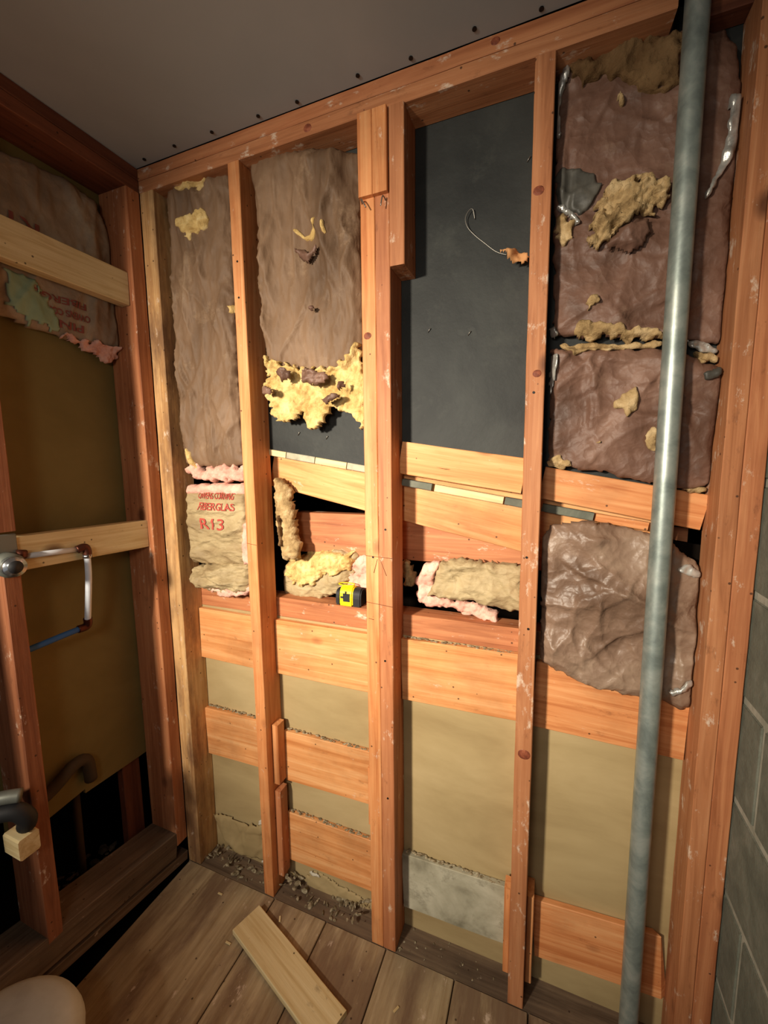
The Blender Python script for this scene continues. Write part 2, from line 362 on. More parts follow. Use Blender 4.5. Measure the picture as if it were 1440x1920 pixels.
def textmesh(s, size, width=None, rot=0, bold=.0):
    c = bpy.data.curves.new('lettering', 'FONT'); c.body = s; c.size = size; c.align_x = 'CENTER'; c.align_y = 'CENTER'; c.offset = bold
    c.resolution_u = 4
    o = bpy.data.objects.new('lettering', c); COL.objects.link(o)
    bpy.context.view_layer.update()
    me = bpy.data.meshes.new_from_object(o.evaluated_get(bpy.context.evaluated_depsgraph_get()))
    bpy.data.objects.remove(o); bpy.data.curves.remove(c)
    bm = bmesh.new(); bm.from_mesh(me); bpy.data.meshes.remove(me)
    for _ in range(2):
        lg = [e for e in bm.edges if e.calc_length() > .008]
        if lg: bmesh.ops.subdivide_edges(bm, edges=lg, cuts=1)
        bmesh.ops.triangulate(bm, faces=bm.faces)
    xs = [v.co.x for v in bm.verts]; k = (width/(max(xs)-min(xs))) if width else 1
    for v in bm.verts: v.co.x *= k
    if rot: bmesh.ops.rotate(bm, matrix=Matrix.Rotation(rot, 3, 'Z'), verts=bm.verts)
    return bm
def print_on(sheet, s, u, v, size, width, mat, parent, rot=0, off=.0016, flip=1, name='lettering', label=None):
    bm = textmesh(s, size, width, rot, .0006)
    for q in bm.verts:
        uu, vv = u+q.co.x*flip, v+q.co.y; q.co = sheet.pt(uu, vv, sheet.h(uu, vv)+off)
    o = bm_to(name, bm, mat, parent)
    if label: o['label'] = label
    return o
# outlines of the torn pieces in metres: (depth of the plane, [(along the wall, height), ...])
G = {
'BATT_A':(0.035,[(0.078,2.382),(0.164,2.392),(0.32,2.38),(0.324,2.229),(0.321,1.954),(0.321,1.63),(0.323,1.509),(0.201,1.496),(0.073,1.511),(0.064,1.676),(0.063,1.92),(0.068,2.233)]),
'A_W':[(0.028,[(0.122,2.383),(0.203,2.386),(0.255,2.374),(0.242,2.34),(0.179,2.347),(0.146,2.352)]),
  (0.022,[(0.119,2.273),(0.168,2.278),(0.249,2.283),(0.249,2.223),(0.21,2.22),(0.173,2.207),(0.152,2.227),(0.121,2.249)]),
  (0.022,[(0.299,1.997),(0.336,2.004),(0.338,1.976),(0.31,1.977)]),
  (0.022,[(0.321,1.907),(0.337,1.902),(0.339,1.862),(0.323,1.872)]),
  (0.02,[(0.088,1.55),(0.107,1.571),(0.127,1.528),(0.133,1.493),(0.096,1.504)])],
'PINK_TOP':(0.03,[(0.073,1.505),(0.12,1.518),(0.16,1.496),(0.23,1.517),(0.274,1.509),(0.328,1.509),(0.331,1.458),(0.248,1.452),(0.157,1.457),(0.075,1.474)]),
'PINK_ROLL':(0.02,[(0.081,1.446),(0.212,1.452),(0.343,1.452),(0.34,1.407),(0.077,1.406)]),
'R13':(0.025,[(0.076,1.423),(0.342,1.428),(0.34,1.272),(0.344,1.183),(0.209,1.168),(0.085,1.169),(0.075,1.275)]),
'R13_LOW':(0.03,[(0.089,1.157),(0.229,1.187),(0.34,1.196),(0.341,1.137),(0.334,1.087),(0.22,1.069),(0.092,1.084),(0.076,1.121)]),
'PINK_TONGUE':(0.012,[(0.324,1.317),(0.355,1.335),(0.355,1.187),(0.322,1.181),(0.312,1.219)]),
'PINK_HEM':(0.022,[(0.148,1.096),(0.342,1.116),(0.349,1.091),(0.273,1.064),(0.216,1.062),(0.158,1.078)]),
'BATT_B':(0.035,[(0.399,2.386),(0.455,2.392),(0.57,2.372),(0.652,2.348),(0.754,2.321),(0.753,2.167),(0.753,1.829),(0.711,1.773),(0.616,1.762),(0.508,1.783),(0.433,1.801),(0.428,2.001),(0.42,2.195),(0.405,2.328)]),
'B_W':(0.03,[(0.438,1.827),(0.494,1.807),(0.549,1.789),(0.62,1.783),(0.689,1.784),(0.714,1.817),(0.749,1.842),(0.76,1.756),(0.761,1.62),(0.735,1.61),(0.71,1.637),(0.686,1.667),(0.643,1.665),(0.624,1.625),(0.596,1.6),(0.561,1.628),(0.553,1.659),(0.521,1.646),(0.486,1.636),(0.444,1.657),(0.422,1.722)]),
'B_SCR':[(0.012,[(0.496,1.775),(0.524,1.785),(0.555,1.77),(0.541,1.749),(0.513,1.748)]),
  (0.01,[(0.57,1.769),(0.597,1.778),(0.631,1.768),(0.675,1.757),(0.664,1.735),(0.63,1.727),(0.587,1.735)]),
  (0.014,[(0.441,1.737),(0.468,1.741),(0.497,1.718),(0.486,1.709),(0.448,1.715)]),
  (0.014,[(0.644,1.687),(0.664,1.7),(0.688,1.705),(0.708,1.698),(0.694,1.678),(0.664,1.671)]),
  (0.014,[(0.696,1.733),(0.712,1.737),(0.723,1.714),(0.705,1.706)])],
'B_P':[(0.022,[(0.552,2.159),(0.569,2.161),(0.586,2.142),(0.603,2.136),(0.621,2.173),(0.631,2.168),(0.626,2.134),(0.612,2.114),(0.592,2.127),(0.568,2.137)]),
  (0.022,[(0.649,2.156),(0.657,2.157),(0.666,2.126),(0.649,2.12)])],
'B_FLAP':[(0.018,[(0.549,2.112),(0.587,2.101),(0.61,2.086),(0.641,2.109),(0.637,2.089),(0.609,2.058),(0.586,2.068)]),
  (0.018,[(0.602,1.944),(0.636,1.944),(0.622,1.929),(0.608,1.933)])],
'ROLL_BC':(0.06,[(0.412,1.472),(0.44,1.461),(0.471,1.436),(0.484,1.36),(0.483,1.282),(0.51,1.232),(0.501,1.202),(0.434,1.197),(0.413,1.322)]),
'WOOL_BC':(0.135,[(0.371,1.144),(0.423,1.179),(0.467,1.197),(0.519,1.208),(0.56,1.222),(0.62,1.226),(0.674,1.226),(0.657,1.156),(0.626,1.091),(0.535,1.051),(0.45,1.045),(0.384,1.049),(0.364,1.091)]),
'PINK_BC':(0.15,[(0.622,1.223),(0.67,1.216),(0.727,1.227),(0.725,1.097),(0.608,1.075),(0.61,1.139)]),
'WOOL_BC_EDGE':(0.1,[(0.392,1.158),(0.406,1.163),(0.403,1.105),(0.432,1.076),(0.418,1.067),(0.394,1.095)]),
'WOOL_CD':(0.13,[(0.824,1.215),(0.845,1.217),(0.868,1.185),(0.875,1.149),(0.851,1.13),(0.824,1.148)]),
'PINK_CD':(0.12,[(0.87,1.163),(0.903,1.207),(0.931,1.226),(0.95,1.224),(0.931,1.12),(0.992,1.109),(1.069,1.104),(1.121,1.087),(1.13,1.053),(1.07,1.056),(0.993,1.078),(0.912,1.077),(0.878,1.089)]),
'KRAFT_CD':(0.1,[(0.955,1.229),(1.011,1.239),(1.19,1.233),(1.193,1.103),(1.13,1.103),(1.05,1.116),(0.917,1.117)]),
'E_TOP':(0.058,[(1.22,2.376),(1.244,2.392),(1.294,2.391),(1.349,2.401),(1.454,2.373),(1.504,2.359),(1.534,2.355),(1.556,2.315),(1.568,2.237),(1.577,2.102),(1.566,2.016),(1.569,1.904),(1.582,1.745),(1.467,1.777),(1.236,1.804),(1.229,2.021)]),
'E_MID':(0.056,[(1.233,1.776),(1.468,1.757),(1.583,1.702),(1.58,1.581),(1.584,1.462),(1.527,1.441),(1.476,1.458),(1.424,1.461),(1.368,1.481),(1.311,1.489),(1.235,1.508)]),
'E_LOW':(0.052,[(1.224,1.319),(1.251,1.354),(1.328,1.37),(1.418,1.355),(1.493,1.335),(1.535,1.301),(1.572,1.267),(1.582,1.219),(1.574,1.169),(1.586,1.07),(1.586,0.939),(1.55,0.921),(1.512,0.936),(1.463,0.936),(1.405,0.943),(1.328,0.949),(1.283,0.973),(1.234,0.989)]),
'E_W':[(0.04,[(1.331,2.111),(1.367,2.102),(1.396,2.101),(1.45,2.078),(1.454,2.046),(1.427,2.026),(1.401,2.019),(1.361,2.008),(1.342,1.991),(1.317,1.971),(1.301,1.983),(1.304,2.02),(1.313,2.051),(1.327,2.074)]),
  (0.04,[(1.231,2.068),(1.253,2.069),(1.271,2.043),(1.273,2.004),(1.259,1.986),(1.236,2)]),
  (0.04,[(1.252,1.821),(1.301,1.831),(1.361,1.815),(1.412,1.806),(1.458,1.792),(1.462,1.773),(1.414,1.777),(1.362,1.785),(1.308,1.793),(1.258,1.802)]),
  (0.04,[(1.247,1.786),(1.309,1.786),(1.394,1.777),(1.464,1.771),(1.463,1.756),(1.405,1.757),(1.342,1.76),(1.288,1.756),(1.259,1.769)]),
  (0.04,[(1.301,1.879),(1.315,1.884),(1.334,1.881),(1.327,1.864),(1.314,1.852),(1.303,1.863)]),
  (0.04,[(1.369,1.642),(1.391,1.664),(1.415,1.675),(1.419,1.65),(1.415,1.616),(1.394,1.606),(1.383,1.623)]),
  (0.04,[(1.431,1.563),(1.45,1.591),(1.461,1.585),(1.461,1.527),(1.44,1.533)]),
  (0.04,[(1.34,1.556),(1.349,1.565),(1.355,1.553),(1.346,1.543)]),
  (0.04,[(1.232,1.523),(1.253,1.528),(1.275,1.515),(1.301,1.497),(1.276,1.49),(1.235,1.502)]),
  (0.04,[(1.511,1.449),(1.542,1.452),(1.575,1.462),(1.575,1.439),(1.533,1.436)]),
  (0.04,[(1.515,1.748),(1.541,1.74),(1.573,1.729),(1.568,1.71),(1.533,1.718)]),
  (0.04,[(1.342,2.283),(1.357,2.281),(1.362,2.267),(1.35,2.267)])],
'E_BROW':(0.04,[(1.347,2.384),(1.381,2.379),(1.457,2.356),(1.463,2.266),(1.425,2.263),(1.376,2.293),(1.325,2.328),(1.285,2.326),(1.242,2.35),(1.246,2.374),(1.295,2.374)]),
'E_DARK':(0.04,[(1.229,2.166),(1.266,2.161),(1.306,2.142),(1.326,2.112),(1.315,2.083),(1.291,2.061),(1.253,2.072),(1.231,2.096)]),
'E_FLAP':(0.04,[(1.33,1.973),(1.362,2.003),(1.416,2.016),(1.42,1.986),(1.409,1.958),(1.384,1.952),(1.353,1.964)]),
'E_FOIL':[(0.036,[(1.224,2.327),(1.235,2.366),(1.252,2.373),(1.253,2.346),(1.239,2.32),(1.234,2.287),(1.243,2.232),(1.23,2.228),(1.221,2.285)]),
  (0.036,[(1.543,2.224),(1.564,2.222),(1.572,2.192),(1.57,2.142),(1.556,2.103),(1.539,2.069),(1.519,2.034),(1.51,2.022),(1.512,2.046),(1.533,2.09),(1.543,2.135),(1.543,2.182)]),
  (0.036,[(1.23,2.094),(1.253,2.084),(1.281,2.055),(1.289,2.037),(1.276,2.037),(1.256,2.063),(1.231,2.083)]),
  (0.036,[(1.31,2.116),(1.327,2.116),(1.316,2.099),(1.304,2.072),(1.291,2.066),(1.3,2.1)]),
  (0.036,[(1.226,1.826),(1.242,1.828),(1.252,1.801),(1.236,1.796)]),
  (0.036,[(1.501,1.772),(1.529,1.765),(1.552,1.753),(1.574,1.743),(1.56,1.731),(1.535,1.738),(1.512,1.749)]),
  (0.036,[(1.526,1.692),(1.547,1.701),(1.573,1.707),(1.576,1.682),(1.558,1.678),(1.533,1.672)]),
  (0.036,[(1.233,1.76),(1.251,1.759),(1.249,1.71),(1.237,1.656),(1.23,1.699)]),
  (0.036,[(1.515,1.269),(1.542,1.281),(1.565,1.265),(1.57,1.247),(1.544,1.251),(1.519,1.257)]),
  (0.036,[(1.511,0.974),(1.55,1.005),(1.568,1.016),(1.567,0.998),(1.524,0.961)])],
'FLAKE':(0.07,[(1.1,2.026),(1.119,2.02),(1.148,2.018),(1.156,2.009),(1.175,2.005),(1.177,1.995),(1.169,1.982),(1.138,1.985),(1.123,2.003)]),
'TEAR_PATCH':(0.086,[(0.472,0.032),(0.509,0.064),(0.573,0.055),(0.656,0.039),(0.721,0.025),(0.719,-0.042),(0.634,-0.04),(0.527,-0.037),(0.472,-0.029)]),
'TEAR_A':(0.086,[(0.268,0.181),(0.291,0.195),(0.295,0.141),(0.292,0.051),(0.298,0.012),(0.278,0.004),(0.269,0.065),(0.265,0.131)]),
'BATT_L':(-0.085,[(-0.369,2.306),(-0.253,2.332),(-0.158,2.34),(-0.083,2.324),(-0.032,2.232),(-0.018,2.124),(-0.035,1.878),(-0.09,1.885),(-0.172,1.881),(-0.296,1.888),(-0.344,1.9),(-0.411,1.886)]),
'GREEN_L':(-0.085,[(-0.349,2.023),(-0.283,2.022),(-0.248,1.979),(-0.219,1.931),(-0.229,1.891),(-0.295,1.897),(-0.337,1.909),(-0.357,1.942)]),
'PINK_L':(-0.08,[(-0.253,1.894),(-0.158,1.894),(-0.042,1.903),(-0.05,1.861),(-0.072,1.849),(-0.09,1.832),(-0.114,1.853),(-0.176,1.874)]),
'PINK_L2':(-0.03,[(-0.402,1.919),(-0.386,1.918),(-0.385,1.893),(-0.393,1.836),(-0.411,1.829)]),
}
# ------------------------------------------------------------ the setting
DL = .125
DP = .0896                                             # stud depth
# floor
floor = box('floor', (-.01, 1.66, -2.6, .25, -.06, -.020), W_SILL); tag(floor, 'worn wooden subfloor of wide stained planks', kind='structure')
SX = [.004, .398, .603, .817, 1.032, 1.237, 1.44, 1.638]
for a, b in zip(SX, SX[1:]):
    stick('plank', a+.0018, b-.0018, -2.55, -.003, -.0195, 0, W_FLOOR, floor, seg=40, jit=.0007)
# ceiling with its drywall screws
ceil = box('ceiling', (-.004, 1.66, -2.6, -.001, 2.440, 2.4525), M_CEIL); tag(ceil, 'grey unpainted drywall ceiling with dark screw heads along its edge', kind='structure')
for x, y in [(.058, -.022), (.187, -.027), (.326, -.025), (.481, -.02), (.602, -.018), (.778, -.025), (.91, -.018), (1.057, -.028), (1.192, -.016), (1.34, -.02), (1.5, -.02)]:
    bm = bmesh.new(); bmesh.ops.create_cone(bm, cap_ends=True, segments=10, radius1=.0052, radius2=.0045, depth=.004)
    bm_to('screw', bm, M_SCREW, ceil, (x, y, 2.4395))

# back wall
wb = empty('wall_back', (.8, .05, 0), 'open stud wall of orange lumber with black felt above and olive drywall below', kind='structure')
def stud(x0, x1, mat, label, z0=0, z1=2.367, y0=0, y1=DP, parent=wb, **k): return stick('stud', x0, x1, y0, y1, z0, z1, mat, parent, label=label, **k)
stud(0.0, .0574, W_DIRTY, 'corner stud with dark water stains down its pale face', seg=50)
stud(.353, .3923, W_OR, 'bright orange stud between the two brown batts', seg=50)
stud(.7672, .8068, W_OR, 'left half of the doubled stud in the middle', seg=50)
stud(.8074, .8471, W_RED, 'right half of the doubled stud in the middle', seg=50)
stud(1.1819, 1.223, W_SMEAR, 'reddish stud to the right of the black felt bay', seg=50)
stud(1.5677, 1.6015, W_SMEAR, 'left half of the doubled end stud beside the pipe', seg=50)
stud(1.6021, 1.6385, W_RED, 'right half of the doubled end stud against the concrete block', z1=2.44, seg=50)
lumber('top_plate', (-.002, DP/2, 2.4218), (1.436, DP/2, 2.4218), (0, 0, 1), .0345, DP, W_RED, wb, label='upper top plate under the ceiling', rag=(0, .01))
lumber('top_plate', (.0, DP/2, 2.3852), (1.438, DP/2, 2.3852), (0, 0, 1), .0358, DP, W_SMEAR, wb, label='lower top plate resting on the studs', rag=(0, .02))
stick('top_plate', 1.500, 1.6018, .045, DP, 2.37, 2.438, W_DARK, wb, label='dark end of the top plate right of the pipe')
stick('sole_plate', .0, 1.6385, -.001, DP+.02, -.04, -.003, W_SILL, wb, seg=60, jit=.0015)
# thin header ends proud of the doubled stud, and the short trimmer
stick('short_block', .768, .8065, -.013, .0, 2.176, 2.367, W_OR, wb, label='left short block nailed over the doubled stud top')
stick('short_block', .8072, .846, -.013, .0, 2.176, 2.367, W_OR, wb, label='right short block nailed over the doubled stud top')
stick('trimmer', .8482, .8875, -.004, DP-.001, 2.003, 2.367, W_SMEAR, wb, label='short cut-off trimmer hanging beside the doubled stud')
for x, z, dx in ((.772, 2.165, .02), (.838, 2.16, -.006)):
    tube('nail', smoothpath([(x, .004, z), (x+dx*.3, -.016, z+.004), (x+dx, -.02, z-.02)], 4), .0016, M_STEEL, wb, 8)
for x, z in ((.372, 2.1), (.371, 2.0), (1.200, 1.67), (1.196, 1.28), (1.205, 1.1), (.79, 1.25), (.828, 1.33), (.823, .95), (.827, .52)):
    bm = bmesh.new(); bmesh.ops.create_cone(bm, cap_ends=True, segments=8, radius1=.003, radius2=.003, depth=.002)
    bmesh.ops.rotate(bm, matrix=Matrix.Rotation(math.pi/2, 3, 'X'), verts=bm.verts); bm_to('nail', bm, M_SCREW, wb, (x, -.0006, z))
def knot(x, y, z, r, parent, tilt=0):
    bm = bmesh.new(); n = 18; rings = []
    for k, (rr, d) in enumerate(((1, 0), (.85, .0006), (.6, .0008), (.4, .0012))):
        rings.append([bm.verts.new((r*rr*(1+.10*noise.noise(Vector((math.cos(a)*1.5, math.sin(a)*1.5, x*30))))*math.cos(a), -d, r*.82*rr*math.sin(a))) for a in [2*math.pi*i/n for i in range(n)]])
    for a, b in zip(rings, rings[1:]):
        for i in range(n): bm.faces.new((a[i], a[(i+1) % n], b[(i+1) % n], b[i]))
    bm.faces.new(rings[-1]); return bm_to('knot', bm, W_KNOT, parent, (x, y-.0003, z))
for x, z, r in ((1.197, 2.101, .012), (1.206, 1.712, .010), (1.205, .763, .016), (.783, 1.844, .011), (1.098, 2.425, .010), (.62, 2.385, .012)): knot(x, 0, z, r, wb)
# pencil marks on the doubled stud
for p, q in (((.768, 1.253), (.846, 1.25)), ((.803, 1.245), (.792, 1.205)), ((.812, 1.243), (.83, 1.2)), ((.768, 1.118), (.846, 1.112)), ((.354, 1.262), (.391, 1.258)), ((.774, 1.07), (.79, 1.068))):
    tube('pencil_mark', [(p[0], -.0004, p[1]), (q[0], -.0004, q[1])], .0009, M_PENCIL, wb, 6)
# sheathing: prism slabs
def slab(name, poly, y0, y1, mat, parent, label=None):
    bm = bmesh.new(); f = [bm.verts.new((u, y0, v)) for u, v in poly]; b = [bm.verts.new((u, y1, v)) for u, v in poly]
    bm.faces.new(f); bm.faces.new(b[::-1]); n = len(poly)
    for i in range(n): bm.faces.new((f[i], f[(i+1) % n], b[(i+1) % n], b[i]))
    o = bm_to(name, bm, mat, parent)
    if label: o['label'] = label
    return o
FB = lambda x: 1.558-.165*(x-.395)
slab('felt_panel', [(-.02, 1.56), (.38, 1.56), (.38, FB(.38)), (1.66, FB(1.66)), (1.66, 2.44), (-.02, 2.44)], DP+.0006, DP+.0105, M_FELT, wb, 'black felt sheathing seen in the empty bay')
slab('drywall_panel', [(-.02, -.03), (1.66, -.03), (1.66, .995), (-.02, .995)], DP+.0006, DP+.0125, M_DRY, wb, 'olive paper back of the drywall beyond the studs')
slab('drywall_panel', [(1.25, .995), (1.66, .995), (1.66, 1.30), (1.25, 1.36)], DP+.03, DP+.042, M_DARKROOM, wb)  # near-black sheet behind the low batt, in the cavity colour
# the cavity behind: near-black boxes added to keep light out of it
for nm, d in (('dark_enclosure', (-.3, 1.9, .62, .64, -.1, 2.6)), ('dark_enclosure', (-.3, -.28, .1, .62, -.1, 2.6)), ('dark_enclosure', (1.88, 1.9, .1, .62, -.1, 2.6)), ('dark_enclosure', (-.3, 1.9, -.02, .64, 2.454, 2.48)), ('dark_enclosure', (-.3, 1.9, .11, .64, -.1, -.08)), ('dark_enclosure', (1.66, 1.9, .1, .11, -.1, 2.6)), ('dark_enclosure', (-.3, -.02, .1, .11, -.1, 2.6)), ('dark_enclosure', (-.02, .37, .2, .21, 1.0, 1.57))):
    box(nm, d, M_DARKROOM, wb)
# pale shim pieces under the edge of the felt
for a, b, mt in ((.38, .455, W_NEW), (.458, .56, W_GREY), (.563, .67, W_NEW), (.673, .76, W_GREY), (.848, .935, M_BLOCK), (.944, 1.13, W_NEW), (1.134, 1.18, M_BLOCK), (1.226, 1.345, M_BLOCK), (1.35, 1.462, W_OR)):
    dz = -.009-(.018 if a > .84 else 0)
    lumber('shim', (a, DP+.004, FB(a)+dz), (b, DP+.004, FB(b)+dz), (0, 0, 1), .020, .02, mt, wb, seg=4)

# left wall
wl = empty('wall_left', (-.05, -.3, 0), 'dim open stud wall on the left with olive drywall beyond', kind='structure')
def ls(y0, y1, z0, z1, mat, label, **k): return stick('stud', -DL, 0, y0, y1, z0, z1, mat, wl, label=label, **k)
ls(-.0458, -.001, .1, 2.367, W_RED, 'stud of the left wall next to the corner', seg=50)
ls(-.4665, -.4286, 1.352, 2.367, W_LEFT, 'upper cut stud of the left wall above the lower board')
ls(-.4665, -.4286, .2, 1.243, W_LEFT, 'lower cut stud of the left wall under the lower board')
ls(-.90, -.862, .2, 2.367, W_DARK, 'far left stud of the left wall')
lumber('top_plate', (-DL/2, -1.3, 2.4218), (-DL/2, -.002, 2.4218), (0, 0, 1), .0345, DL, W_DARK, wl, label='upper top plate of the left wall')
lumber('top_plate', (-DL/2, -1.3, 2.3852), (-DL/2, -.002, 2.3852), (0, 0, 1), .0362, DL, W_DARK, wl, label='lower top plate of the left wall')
lumber('sole_plate', (-.064, -.90, .245), (-.064, -.047, .105), (0, 0, 1), .092, DL+.002, W_SILL, wl, label='dark upper sole plate of the left wall', seg=20)
lumber('sole_plate', (-.0635, -.90, .165), (-.0635, -.004, .024), (0, 0, 1), .034, DL, W_SILL, wl, label='dark lower sole plate of the left wall', seg=20)
slabx = lambda name, poly, x0, x1, mat, label=None: bm_slabx(name, poly, x0, x1, mat, label)
def bm_slabx(name, poly, x0, x1, mat, label):
    bm = bmesh.new(); f = [bm.verts.new((x0, u, v)) for u, v in poly]; b = [bm.verts.new((x1, u, v)) for u, v in poly]
    bm.faces.new(f); bm.faces.new(b[::-1]); n = len(poly)
    for i in range(n): bm.faces.new((f[i], f[(i+1) % n], b[(i+1) % n], b[i]))
    o = bm_to(name, bm, mat, wl)
    if label: o['label'] = label
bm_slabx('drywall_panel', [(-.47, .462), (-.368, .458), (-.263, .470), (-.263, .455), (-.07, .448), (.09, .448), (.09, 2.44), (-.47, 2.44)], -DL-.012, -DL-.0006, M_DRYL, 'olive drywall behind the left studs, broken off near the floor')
stick('blocking', -.175, -.145, -.125, -.060, .0, .60, W_DARK, wl, label='dark post seen through the hole')
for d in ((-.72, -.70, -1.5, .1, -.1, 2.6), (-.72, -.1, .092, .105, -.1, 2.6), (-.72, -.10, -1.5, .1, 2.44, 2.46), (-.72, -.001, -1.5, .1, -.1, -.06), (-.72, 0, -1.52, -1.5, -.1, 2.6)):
    box('dark_enclosure', d, M_DARKROOM, wl)  # near-black boxes added to shut light out behind the left wall
# right wall of concrete block
wr = box('wall_right', (1.6445, 1.80, -2.6, .10, -.06, 2.46), M_MORTAR); tag(wr, 'grey concrete block wall at the right edge', kind='structure')
c = 0; z = -.152
while z < 2.4:
    y = .13 if c % 2 else .367
    while y > -1.5:
        a, b = max(y-.446, -1.6), min(y, .098)
        z0, z1 = max(z+.007, -.055), min(z+.222, 2.435)
        if b-a > .02: box('concrete_block', (1.6412, 1.70, a, b-.0, z0, z1), M_BLOCK, wr, bev=.003)
        y -= .457
    z += .231; c += 1

# ------------------------------------------------------------ horizontal boards between the studs
def board(name, x0, x1, y0, y1, za, zb, W, mat, label, cat='board', group=None, **k):
    o = lumber(name, (x0, (y0+y1)/2, za), (x1, (y0+y1)/2, zb), (0, 0, 1), W, y1-y0, mat, None, **k)
    return tag(o, label, cat, group)
G1 = 'wide backing boards below the sill'; G2 = 'lower blocking boards near the floor'
YB, YE = .071, DP
board('blocking_board', .059, .352, YB, YE, .893, .890, .190, W_PALE, 'wide orange board in the narrow left bay just under the sill', group=G1)
board('blocking_board', .394, .766, YB, YE, .892, .892, .192, W_PALE, 'wide bright board under the tape measure', group=G1)
board('blocking_board', .848, 1.181, YB, YE, .894, .900, .192, W_PALE, 'wide board right of the doubled stud with a rough pale lower edge', group=G1)
board('blocking_board', 1.224, 1.566, YB, YE, .893, .885, .185, W_OR, 'wide orange board behind the pipe under the low batt', group=G1)
board('blocking_board', .059, .352, YB, YE, .502, .510, .186, W_PALE, 'middle-height board in the narrow left bay', group=G2)
board('blocking_board', .414, .766, YB, YE, .494, .502, .186, W_PALE, 'middle-height board beside the upper side cleat', group=G2)
board('blocking_board', .414, .766, YB, YE, .182, .184, .190, W_PALE, 'lowest board of the second bay with a round dark knot', group=G2)
board('blocking_board', .848, 1.181, YB, YE, .177, .188, .190, W_GREY, 'grey mottled board low between the doubled stud and the reddish stud', group=G2)
board('blocking_board', 1.243, 1.555, YB, YE, .184, .206, .182, W_OR, 'lowest orange board behind the foot of the pipe', group=G2, rag=(0, .03))
board('ledger_board', .848, 1.181, YB-.002, YE, 1.526, 1.474, .090, W_PALE, 'sloping board with a large round knot below the black felt', group='sloping boards below the felt')
board('ledger_board', 1.224, 1.566, YB-.002, YE, 1.4585, 1.394, .080, W_OR, 'sloping red-ended board crossing behind the pipe', group='sloping boards below the felt')
board('diagonal_board', .385, 1.50, .112, .145, 1.517, 1.282, .158, W_PALE, 'long diagonal board seen through the gap behind the studs', cat='board', seg=30)
board('beam', .437, 1.56, .155, .195, 1.279, 1.279, .137, W_RED, 'level red beam behind the diagonal board', cat='beam', seg=20)
board('sill_board', .0, 1.5, DP+.0005, .158, 1.0275, 1.0275, .066, W_RED, 'level dusty sill board carrying the tape measure', cat='board', seg=40, jit=.0014)
def cleat(x0, x1, z0, z1, mat, label, y0=.03): return tag(stick('side_cleat', x0, x1, y0, .0705 if x0 < 1.2 else DP-.001, z0, z1, mat, None), label, 'cleat', 'short cleats nailed to stud sides')
cleat(.3932, .4165, .415, .632, W_OR, 'upper short cleat on the right side of the orange stud')
cleat(.3932, .4165, .060, .388, W_RED, 'lower taller cleat on the right side of the orange stud')
cleat(.7490, .7665, .380, .575, W_OR, 'thin cleat on the left side of the doubled stud')
cleat(1.1640, 1.1810, .055, .325, W_OR, 'cleat on the left side of the reddish stud near the floor')
cleat(1.2240, 1.2420, .052, .325, W_OR, 'cleat on the right side of the reddish stud near the floor')
knot(.973, .0688, 1.510, .019, bpy.data.objects['ledger_board']); knot(.645, .071, .127, .014, bpy.data.objects['blocking_board.006'])
# new boards across the left wall
tag(lumber('cross_board', (-.0395, -1.0, 2.078), (-.0395, -.0475, 2.068), (0, 0, 1), .100, .038, W_NEW), 'pale new board let in high on the left wall', 'board', 'pale new boards on the left wall')
tag(lumber('cross_board', (-.0395, -1.0, 1.302), (-.0395, -.0475, 1.281), (0, 0, 1), .090, .038, W_NEW), 'pale new board at mid height carrying the water pipe', 'board', 'pale new boards on the left wall')

# ------------------------------------------------------------ insulation
def S(key, seed, plane='Y', item=None, **k):
    g = G[key] if item is None else G[key][item]
    return Sheet(plane, g[0]+(k.get('thick', .02) if k.get('on') is None else 0), g[1], seed, **k)
def wool(on, key, item, seed, mat, parent, name='torn_fiber', thick=.010, amp=.006, rag=.007, res=.0036, fall=.012, **k):
    s = S(key, seed, item=item, on=on, style='wool', thick=thick, amp=amp, rag=rag, res=res, fall=fall, lift=.001, back=.012, **k); s.build(name, mat, parent); return s
# 1 narrow left batt
b = empty('insulation_batt', (.2, .04, 1.5), 'tall narrow brown paper batt in the left bay with a yellow torn patch', 'insulation')
A = S('BATT_A', 3, thick=.018, fall=.05, style='wrinkle', nf=26, amp=.016, res=.005, clip=(.061, .3505), back=.03); A.build('kraft_facing', M_KRAFT, b)
for i in range(5): wool(A, 'A_W', i, 11+i, M_YEL, b, thick=.004, amp=.004)
f = Sheet('Y', .03, [(.318, 2.33), (.349, 2.35), (.349, 2.28), (.335, 2.27)], 5, style='foil', amp=.006, thick=.004, res=.004, on=A, lift=.002, back=.006, clip=(.06, .3505)); f.build('foil_flap', M_FOIL, b)
# 2 wide batt with the big yellow tear
b = empty('insulation_batt', (.58, .04, 1.66), 'wide brown paper batt in the second bay with ragged yellow wool along its foot', 'insulation')
B = S('BATT_B', 8, thick=.018, fall=.04, style='wrinkle', nf=30, amp=.016, res=.0055, clip=(.396, .7635), back=.035); B.build('kraft_facing', M_KRAFT, b)
Bw = wool(B, 'B_W', None, 21, M_YEL, b, thick=.020, amp=.013, rag=.014, clip=(.396, .7635))
for i in range(5): S('B_SCR', 30+i, item=i, on=Bw, style='paper', thick=.003, fall=.01, amp=.006, res=.004, lift=.007, back=.006, rag=.004).build('paper_scrap', M_KRAFTR, b)
for i in range(2): wool(B, 'B_P', i, 40+i, M_YEL, b, thick=.004, amp=.004, rag=.003)
for i in range(2): S('B_FLAP', 45+i, item=i, on=B, style='paper', thick=.006, fall=.02, amp=.008, res=.004, lift=.006, back=.004, rag=.003).build('paper_flap', M_KRAFTR, b)
